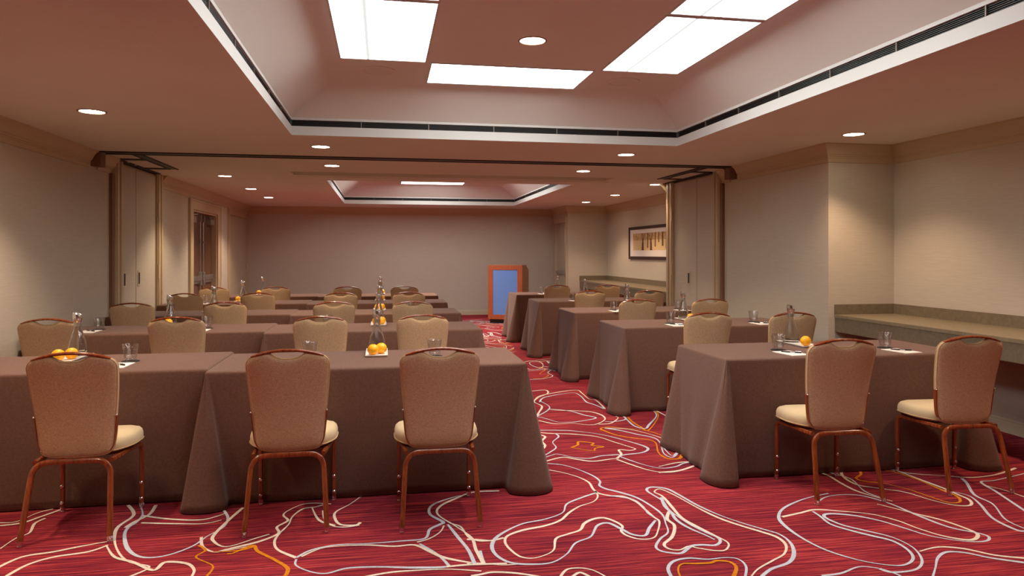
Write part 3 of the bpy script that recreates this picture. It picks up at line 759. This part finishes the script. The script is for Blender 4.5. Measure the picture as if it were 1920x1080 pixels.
# ------------------------------------------------------------------ banquet chair
def make_chair():
    t = thing('banquet_chair', '', 'chair', (0, 0, 0), 0, 'tan banquet chairs at the brown tables')
    # --- leg frames
    def rr(pts, r, n=6):      # round the corners of a polyline
        P = [Vector(p) for p in pts]; out = [P[0]]
        for i in range(1, len(P)-1):
            a, b, c = P[i-1], P[i], P[i+1]; ra = min(r, (a-b).length*.48, (c-b).length*.48)
            p0 = b+(a-b).normalized()*ra; p2 = b+(c-b).normalized()*ra
            for k in range(n+1):
                s = k/n; out.append(p0*(1-s)**2+b*2*s*(1-s)+p2*s*s)
        out.append(P[-1]); return out
    RY, FY = -.238, .238
    for s in (-1, 1):
        m = MB(); pth = rr([(s*.203, RY, .012), (s*.178, RY+.085, .384), (0, RY+.085, .384)], .075, 8)
        m.tube(pth, .0135, .0115, 12, up=(0, 1, 0), power=3); o = m.obj('rear_leg', M['cherry'], t)
        g = MB(); g.lathe([(.0005, 0), (.013, 0), (.014, .004), (.012, .010), (.0145, .012), (.0145, .03)], 14, (s*.203, RY, 0)); g.obj('glide', M['chrome'], o)
        m = MB(); pth = rr([(s*.203, FY, .012), (s*.203, FY-.002, .370), (s*.176, RY+.095, .380)], .06, 8)
        m.tube(pth, .0125, .0115, 12, up=(1, 0, 0), power=3); o = m.obj('front_leg', M['cherry'], t)
        g = MB(); g.lathe([(.0005, 0), (.013, 0), (.014, .004), (.012, .010), (.0145, .012), (.0145, .03)], 14, (s*.203, FY, 0)); g.obj('glide', M['chrome'], o)
        g = MB()
        for z in (.055, .145):
            g.rings([[(s*.203+r*math.cos(a*PI/6), FY-d, z+r*math.sin(a*PI/6)) for a in range(12)] for r, d in ((.010, .010), (.010, .016), (.006, .020))])
        g.obj('stacking_bumper', M['chrome'], o)
    m = MB(); m.tube([(-.19, FY-.03, .372), (.19, FY-.03, .372)], .011, seg=8); m.obj('cross_bar', M['cherry'], t)
    # --- seat
    def seat_outline(k=0.0):
        pts = [(-.150, -.066), (-.185, -.045), (-.222, .03), (-.230, .11), (-.226, .19), (-.195, .232), (-.09, .246), (0, .249)]
        pts = pts+[(-x, y) for x, y in pts[-2::-1]]
        pts = [(0, -.07)]+[(-.10, -.07)]+pts+[(.10, -.07)]
        return [Vector((p[0], p[1], 0)) for p in catmull([(x, y, 0) for x, y in pts], 4, True)]
    O = seat_outline(); c = Vector((0, .06, 0))
    def ring(ins, z, dome=0):
        out = []
        for p in O:
            d = (p-c); L = d.length; q = c+d*((L-ins)/L)
            zz = z-(.010 if q.y > .2 else 0)*max(0, (q.y-.2)/.05)-.06*max(0, -q.y-.02)*.6
            out.append((q.x, q.y, zz))
        return out
    m = MB()
    m.rings([ring(.020, .396), ring(.004, .402), ring(0, .415), ring(.0, .438), ring(.006, .456), ring(.020, .468), ring(.05, .476), ring(.10, .481), ring(.15, .483)])
    seat = m.obj('seat', M['seatfab'], t)
    m = MB(); m.tube([Vector(p) for p in ring(-.001, .409)], .0035, seg=6, closed=True); m.obj('piping', M['piping'], seat)
    m = MB(); m.rings([ring(.03, .382), ring(.022, .384), ring(.022, .398)]); m.obj('seat_pan', M['plywood'], t)
    # --- upholstered back; (s,h) outline, leaning back
    half = [(0, .884), (.035, .886), (.062, .896), (.085, .910), (.105, .914), (.135, .911), (.168, .903), (.192, .890), (.206, .868), (.209, .845), (.205, .78), (.196, .68), (.185, .57), (.177, .49), (.171, .438), (.156, .408), (.12, .396), (.06, .392), (0, .391)]
    pts = half+[(-x, h) for x, h in half[-2:0:-1]]
    SO = [Vector((p.x, p.y, 0)) for p in catmull([(x, h, 0) for x, h in pts], 3, True)]
    def yrear(h): return -.118-.075*(h-.41)/.5-.018*math.sin(PI*min(1, max(0, (h-.41)/.5)))*-1
    cc = Vector((0, .66, 0))
    def bring(ins, dy, curve=True):
        out = []; n = len(SO)
        for i, p in enumerate(SO):
            tt = (SO[(i+1) % n]-SO[i-1]).normalized(); nn = Vector((tt.y, -tt.x, 0))
            if nn.dot(p-cc) < 0: nn = -nn
            q = p-nn*min(ins, .02)
            if ins > .02:
                f = (ins-.02); d = q-cc; q = cc+d*(1-f/.21)
            y = yrear(q.y)+dy+(.012*(q.x/.2)**2 if curve else 0)
            out.append((q.x, y, q.y))
        return out
    m = MB()
    m.rings([bring(.17, -.007), bring(.11, -.006), bring(.06, -.004), bring(.025, -.001), bring(.010, .002), bring(.002, .007), bring(0, .013), bring(0, .026), bring(.003, .032),
             bring(.012, .038), bring(.03, .044), bring(.07, .051), bring(.12, .054), bring(.17, .055)])
    back = m.obj('backrest', M['backfab'], t, angle=60)
    m = MB(); m.tube([Vector(p) for p in bring(.001, .010)], .0038, seg=6, closed=True); m.tube([Vector(p) for p in bring(.001, .030)], .0038, seg=6, closed=True)
    m.obj('piping', M['piping'], back)
    # hand rail over the grip opening
    m = MB(); pth = []
    for i in range(17):
        x = -.182+.364*i/16; z = .8985+.0315*(1-(x/.182)**2)
        pth.append((x, yrear(.91)+.018+.012*(x/.2)**2, z))
    m.tube(pth, .017, .0080, 12, power=2.6, scale=[.55]+[.85]+[1]*13+[.85]+[.55]); m.obj('hand_rail', M['cherry'], t)
    # side brackets holding the back
    m = MB()
    for s in (-1, 1):
        P = []
        for h, x in ((.60, .192), (.54, .187), (.48, .181), (.44, .172), (.415, .150), (.403, .10)):
            P.append((s*x, yrear(h)+.017+.012*(x/.2)**2, h))
        m.tube(catmull(P, 4), .0035, .014, 8, up=(0, 1, 0), power=3)
        br = m.obj('back_bracket', M['cherry'], t)
        m = MB(); m.sphere((s*.193, yrear(.6)+.012, .602), .0055, 8, 6); m.obj('screw', M['chrome'], br)
        m = MB()
    return t
CH = make_chair()

ROWN = ['nearest', 'second', 'third', 'fourth', 'farthest']
def cl(side, row, pos):
    r = ['the nearest row', 'the second row', 'the third row', 'the fourth row', 'the farthest row'][row]
    return pos % (side, r)
LCH = [[(-1.54, 3.81, .0), (-.485, 3.735, -.5), (.295, 3.66, .6)],
       [(-2.52, 5.86, 0), (-1.60, 5.85, .5), (-.49, 5.70, 0), (.32, 5.70, -1)],
       [(-2.49, 7.60, 0), (-1.60, 7.58, .5), (-.50, 7.44, 0), (.30, 7.32, 1)],
       [(-2.44, 9.33, 0), (-1.57, 9.33, .5), (-.53, 9.17, 0), (.33, 9.14, -1)],
       [(-2.46, 10.98, 0), (-1.59, 10.98, 1), (-.53, 10.83, 0), (.32, 10.84, 1)]]
RCH = [[(2.645, 3.62, -3.5), (3.51, 3.62, -4)], [(2.71, 5.49, -1), (3.43, 5.38, -2)], [(2.73, 7.23, 0), (3.55, 7.17, -1)],
       [(2.73, 9.04, 1), (3.55, 8.98, 0)], [(2.71, 10.76, 0), (3.54, 10.77, 0)]]
LP = {4: ['chair by the left wall', 'second chair from the left wall', 'third chair from the left wall', 'chair next to the aisle']}
def place_chair(x, y, a, label, first=[True]):
    if first[0]: o = CH; first[0] = False
    else: o = copy_tree(CH)
    o.location = (x, y+.238, 0); o.rotation_euler = (0, 0, math.radians(a)); o['label'] = label
for r, row in enumerate(LCH):
    names = LP[4][-len(row):]
    if r == 0: names = ['second chair from the left wall', 'third chair from the left wall', 'chair next to the aisle']
    for (x, y, a), nm in zip(row, names):
        place_chair(x, y, a, 'tan banquet %s in the %s row left of the aisle' % (nm, ROWN[r]))
for r, row in enumerate(RCH):
    for (x, y, a), nm in zip(row, ('chair next to the aisle', 'chair away from the aisle')):
        place_chair(x, y, a, 'tan banquet %s in the %s row right of the aisle' % (nm, ROWN[r]))

# ------------------------------------------------------------------ cloth-covered tables
TZ = .76
LOBE_A = [(.16, 0), (.14, .02), (.13, .115), (.06, .165), (-.03, .172), (-.11, .135), (-.148, .04), (-.125, -.10), (-.07, -.24)]
LOBE_B = [(.17, 0), (.07, .012), (.03, .055), (.005, .16), (-.06, .18), (-.135, .15), (-.175, .05), (-.165, -.06), (-.10, -.12), (-.08, -.26)]
LOBE_S = [(.16, 0), (.145, .02), (.14, .09), (.08, .13), (0, .138), (-.085, .115), (-.11, .05), (-.08, .0), (-.03, -.05), (-.004, -.16)]
LOBE_0 = [(.06, .004), (.03, .002), (.0, 0), (0, -.03), (0, -.08)]
def tablecloth(x0, x1, y0, y1, fl, fr, label, seed, bulge=.02, sides=(1, 1)):
    rnd = random.Random(seed)
    W, D = x1-x0, y1-y0
    base, bot = [], []
    # corners: (origin, inward dir along edge A, outward of edge A)
    def corner(ox, oy, ex, en, lobe, rev, sc):
        P = catmull([(a*(sc if abs(a) < .2 else 1), b*sc, 0) for a, b in lobe], 5)
        bs, bt = [], []
        n = len(P)
        for i, p in enumerate(P):
            f = i/(n-1)
            # base counterpart: run round the rounded corner
            R = .018
            if f < .5: a, b = .035*(1-f*2), 0
            else: a, b = 0, -.035*(f-.5)*2
            if abs(f-.5) < .12: a += .004; b -= .004
            bs.append((ox+ex[0]*a+en[0]*b, oy+ex[1]*a+en[1]*b)); bt.append((ox+ex[0]*p.x+en[0]*p.y, oy+ex[1]*p.x+en[1]*p.y))
        if rev: bs.reverse(); bt.reverse()
        return bs, bt
    s1, s2 = rnd.uniform(.9, 1.08), rnd.uniform(.9, 1.08)
    FR = corner(x1, y0, (-1, 0), (0, -1), fr, False, s1)      # front-right, travelling from front edge to right side
    BR = corner(x1, y1, (-1, 0), (0, 1), LOBE_A if sides[1] else LOBE_0, True, .8)
    BL = corner(x0, y1, (1, 0), (0, 1), LOBE_A if sides[0] else LOBE_0, False, .8)
    FL = corner(x0, y0, (1, 0), (0, -1), fl, True, s2)
    segs = [FR, BR, BL, FL]; outn = [(1, 0), (0, 1), (-1, 0), (0, -1)]
    for i in range(4):
        b, t = segs[i]; base += b; bot += t
        nb, ntt = segs[(i+1) % 4]
        p, q = b[-1], nb[0]; u, v = t[-1], ntt[0]
        n = 26 if i % 2 else 12; ph = rnd.uniform(0, 6)
        off = bulge if not ((i == 0 and not sides[1]) or (i == 2 and not sides[0])) else 0
        for k in range(1, n):
            f = k/n; w = math.sin(PI*f)**.5
            o_ = off*w*(1+.5*math.sin(f*9+ph)) if off else 0
            base.append((p[0]+(q[0]-p[0])*f, p[1]+(q[1]-p[1])*f))
            bot.append((u[0]+(v[0]-u[0])*f+outn[i][0]*o_, u[1]+(v[1]-u[1])*f+outn[i][1]*o_))
    cx, cy = (x0+x1)/2, (y0+y1)/2
    rings = []
    def ins(d, z):
        out = []
        for x, y in base:
            out.append((x+(d if x < cx else -d)*(1 if abs(abs(x-cx)-W/2) < .06 else 0), y+(d if y < cy else -d)*(1 if abs(abs(y-cy)-D/2) < .06 else 0), z))
        return out
    for d, z in ((.028, TZ), (.014, TZ-.0012), (.005, TZ-.005), (.001, TZ-.011)): rings.append(ins(d, z))
    N = 16
    for k in range(N+1):
        t = k/N; g = t**1.05; ring = []
        for (bx, by), (tx, ty) in zip(base, bot):
            z = TZ-.02-(TZ-.02-.006)*t
            ring.append((bx+(tx-bx)*g, by+(ty-by)*g, z))
        rings.append(ring)
    m = MB(); m.rings(rings, cap0=True, cap1=False)
    o = m.obj('draped_table', M['cloth'], angle=50)
    so = o.modifiers.new('thickness', 'SOLIDIFY'); so.thickness = .003; so.offset = -1
    return tag(o, label, 'table', 'tables draped in brown cloth')
LF = [4.24, 6.22, 7.95, 9.68, 11.35]; LLF = [4.35, 6.37, 8.10, 9.84, 11.49]; RF = [4.15, 6.07, 7.75, 9.60, 11.30]
DEP = .76
for r in range(5):
    tablecloth(-1.0, .87, LF[r], LF[r]+DEP, LOBE_S, LOBE_A, 'brown draped table beside the aisle in the %s row on the left' % ROWN[r], 10+r, .006, (0, 1))
    tablecloth(-2.895, -1.004, LLF[r], LLF[r]+DEP, LOBE_0, LOBE_0, 'brown draped table against the left wall in the %s row' % ROWN[r], 20+r, .006, (0, 0))
    tablecloth(2.14, 3.93, RF[r], RF[r]+DEP, LOBE_B, LOBE_A, 'brown draped table in the %s row right of the aisle' % ROWN[r], 30+r, .014)

# ------------------------------------------------------------------ tableware
def make_carafe():
    t = thing('glass_carafe', '', 'carafe', (0, 0, 0), 0, 'glass carafes with metal pourers')
    m = MB()
    out = [(.0005, .0), (.052, .0), (.056, .004), (.0565, .03), (.054, .055), (.046, .095), (.034, .135), (.024, .17), (.0195, .195), (.0185, .222), (.021, .228)]
    inn = [(.0185, .228), (.0160, .222), (.0165, .195), (.0210, .17), (.0308, .135), (.0428, .095), (.0507, .055), (.0530, .032), (.050, .018), (.0005, .016)]
    m.lathe(out+inn, 28); m.obj('bottle', M['cglass'], t)
    m = MB(); m.lathe([(.0205, .190), (.0225, .191), (.0225, .214), (.0205, .215)], 24); m.obj('collar', M['steel'], t)
    m = MB()
    # slanted hollow pourer
    R0 = []
    for z, r, sl in ((.212, .0195, 0), (.224, .0245, 0), (.240, .0285, .1), (.256, .0285, .3), (.270, .026, .5), (.268, .022, .45), (.252, .018, .3), (.232, .013, 0)):
        R0.append([(r*math.cos(2*PI*i/24), r*math.sin(2*PI*i/24), z+sl*r*math.cos(2*PI*i/24)*-.9) for i in range(24)])
    m.rings(R0); m.obj('pourer', M['chrome'], t)
    return t
def make_glass():
    t = MB(); t.lathe([(.0005, 0), (.033, 0), (.035, .003), (.040, .045), (.0475, .104), (.0462, .105), (.0445, .103), (.0375, .045), (.0335, .020), (.030, .016), (.0005, .015)], 28)
    return t.obj('tumbler', M['tglass'])
def make_coaster():
    m = MB(); m.lathe([(.0005, 0), (.05, 0), (.051, .001), (.051, .003), (.05, .004), (.0005, .004)], 32); return m.obj('coaster', M['rubber'])
def make_orange():
    t = thing('orange', '', 'orange', (0, 0, 0), 0, 'oranges on the white trays')
    m = MB(); n, k = 24, 14; prof = []
    for i in range(k+1):
        a = PI*i/k; r = .037*math.sin(a); z = .0355-.0355*math.cos(a)
        if i == k: z -= .0015
        prof.append((max(r, .0004), z))
    m.lathe(prof, n, cap0=True, cap1=True); m.obj('peel', M['orange'], t)
    m = MB(); m.lathe([(.0035, .069), (.0035, .0725), (.0005, .073)], 8, cap0=True, cap1=True); m.obj('stem', M['calyx'], t)
    return t
def make_tray():
    t = MB(); w, d = .072, .175
    R = lambda w, d, z: [(-w, -d, z), (w, -d, z), (w, d, z), (-w, d, z)]
    t.rings([R(w-.012, d-.012, 0), R(w-.008, d-.008, .002), R(w, d, .012), R(w, d, .014), R(w-.004, d-.004, .014), R(w-.010, d-.010, .009)])
    return t.obj('serving_tray', M['china'], smooth=False, bevel=.0015)
def make_pad():
    m = MB(); m.box(-.07, .07, -.105, .105, 0, .004); return m.obj('notepad', M['white'], smooth=False)
def make_pen():
    t = thing('ballpoint_pen', '', 'pen', (0, 0, 0), 0, 'pens on the notepads')
    m = MB(); m.tube([(-.07, 0, .005), (-.066, 0, .005), (-.02, 0, .005), (.03, 0, .005), (.058, 0, .005)], .0048, seg=10, scale=[.2, .7, 1, 1, .9]); m.obj('barrel', M['black'], t)
    m = MB(); m.tube([(-.012, 0, .005), (.018, 0, .005)], .0053, seg=10); m.tube([(.02, 0, .0105), (.056, 0, .0105)], .0018, seg=6); m.obj('clip', M['chrome'], t)
    return t
PR = {}
def place(kind, maker, x, y, z, label, cat, group, rz=0):
    if kind not in PR: o = maker(); PR[kind] = o
    else: o = copy_tree(PR[kind])
    o.location = (x, y, z); o.rotation_euler = (0, 0, rz); tag(o, label, cat, group)
    return o
def seat_set(x, y, where, glass=True, pad=True, dxp=-.02, rz=0):
    if glass:
        place('coaster', make_coaster, x, y, TZ, 'black round coaster under the glass %s' % where, 'coaster', 'black coasters under the glasses')
        place('glass', make_glass, x, y, TZ+.004, 'clear tumbler %s' % where, 'glass', 'clear tumblers on the tables')
    if pad:
        place('pad', make_pad, x+dxp, y-.175, TZ, 'white notepad in front of the glass %s' % where, 'notepad', 'white notepads on the tables', rz)
        place('pen', make_pen, x+dxp+.012, y-.165, TZ+.004, 'black and silver pen on the notepad %s' % where, 'pen', 'pens on the notepads', -.75+rz)
def centre(x, y, where, oranges=2, side=1):
    place('tray', make_tray, x, y, TZ, 'narrow white tray %s' % where, 'tray', 'narrow white trays on the tables')
    place('carafe', make_carafe, x, y+.10, TZ+.009, 'glass carafe with silver pourer %s' % where, 'carafe', 'glass carafes with metal pourers', random.uniform(-.5, .3))
    if oranges >= 1:
        place('orange', make_orange, x-(.022 if side > 0 else -.0), y-.125, TZ+.0092, 'front orange on the tray %s' % where, 'orange', 'oranges on the white trays', random.uniform(0, 6))
    if oranges >= 2:
        place('orange', make_orange, x+.030, y-.066, TZ+.0092, 'rear orange on the tray %s' % where, 'orange', 'oranges on the white trays', random.uniform(0, 6))
for r in range(5):
    w = ROWN[r]
    centre(-.042, LF[r]+.57, 'on the aisle-side table of the %s left row' % w)
    centre(-1.95, LLF[r]+.56, 'on the wall-side table of the %s left row' % w, 2)
    centre(3.0, RF[r]+.57, 'on the table of the %s right row' % w, 1 if r < 2 else 0)
# seats on the left: only what shows past the chairs
seat_set(-1.545, 4.74, 'beside the second seat of the nearest left row')
seat_set(-.46, 4.66, 'behind the third chair of the nearest left row', pad=False)
seat_set(.33, 4.62, 'behind the aisle chair of the nearest left row', pad=False)
seat_set(-2.46, 6.77, 'beside the wall seat of the second left row')
seat_set(-1.55, 6.70, 'beside the second seat of the second left row')
seat_set(-.50, 6.66, 'behind the third chair of the second left row', pad=False)
seat_set(-2.34, 8.45, 'beside the wall seat of the third left row', pad=False)
seat_set(.32, 8.35, 'behind the aisle chair of the third left row', pad=False)
seat_set(-2.36, 10.2, 'beside the wall seat of the fourth left row')
seat_set(2.70, 4.49, 'at the aisle seat of the nearest right row', dxp=-.01, rz=.12)
seat_set(3.51, 4.46, 'at the outer seat of the nearest right row', dxp=-.01, rz=.12)
seat_set(2.71, 6.38, 'at the aisle seat of the second right row')
seat_set(3.57, 6.38, 'at the outer seat of the second right row')
seat_set(2.69, 8.02, 'at the aisle seat of the third right row')
seat_set(3.50, 8.02, 'at the outer seat of the third right row')
seat_set(2.70, 9.88, 'at the aisle seat of the fourth right row')
seat_set(3.52, 9.88, 'at the outer seat of the fourth right row')
seat_set(2.63, 11.6, 'at the aisle seat of the farthest right row')

# ------------------------------------------------------------------ lectern
def lectern():
    a = math.radians(-27)
    W, D, H = .73, .50, 1.10
    t = thing('lectern', 'cherry wood lectern with a plain blue front panel by the far wall', 'lectern', (2.56, 14.42, 0), a)
    w = W/2
    m = MB(); m.box(-w+.03, w-.03, -D/2+.03, D/2-.03, 0, .085); m.obj('plinth', M['black'], t, False)
    m = MB(); z0, z1 = .085, 1.195
    fw = .105
    m.box(-w, -w+fw, -D/2, -D/2+.022, z0, z1); m.box(w-fw, w, -D/2, -D/2+.022, z0, z1); m.box(-w+fw, w-fw, -D/2, -D/2+.022, z1-.10, z1); m.box(-w+fw, w-fw, -D/2, -D/2+.022, z0, z0+.095)
    m.obj('front_frame', M['lectern'], t, False, .002)
    m = MB(); m.box(-w+fw, w-fw, -D/2+.006, -D/2+.02, z0+.095, z1-.10); m.obj('front_panel', M['blue'], t, False)
    for s in (-1, 1):
        m = MB(); x0, x1 = (w-.022, w) if s > 0 else (-w, -w+.022)
        pr = [(-D/2+.022, z0), (D/2, z0), (D/2, 1.085), (.04, z1), (-D/2+.022, z1)]
        m.rings([[(x0, y, z) for y, z in pr], [(x1, y, z) for y, z in pr]]); m.obj('side_panel', M['lectern_shaded'], t, False, .001)
    m = MB()
    m.rings([[(x, y, z) for y, z in ((.045, z1-.024), (D/2-.005, 1.055), (D/2-.005, 1.078), (.045, z1-.002))] for x in (-w+.022, w-.022)])
    m.box(-w+.022, w-.022, -D/2+.022, .04, z1-.022, z1-.001); m.box(-w+.022, w-.022, -D/2+.03, D/2-.02, .6, .62)
    m.obj('reading_top', M['lectern'], t, False)
lectern()

# ------------------------------------------------------------------ world and colour
wd = bpy.data.worlds.new('world'); scene.world = wd; wd.use_nodes = True
wd.node_tree.nodes['Background'].inputs[0].default_value = (.02, .018, .016, 1)
scene.view_settings.view_transform = 'Standard'; scene.view_settings.look = 'None'
scene.view_settings.exposure = .45; scene.view_settings.gamma = 1
scene.view_settings.use_curve_mapping = False
try:
    scene.cycles.use_denoising = True; scene.cycles.max_bounces = 10; scene.cycles.diffuse_bounces = 5
    scene.cycles.transmission_bounces = 8; scene.cycles.sample_clamp_indirect = 6; scene.cycles.caustics_reflective = False
except Exception: pass
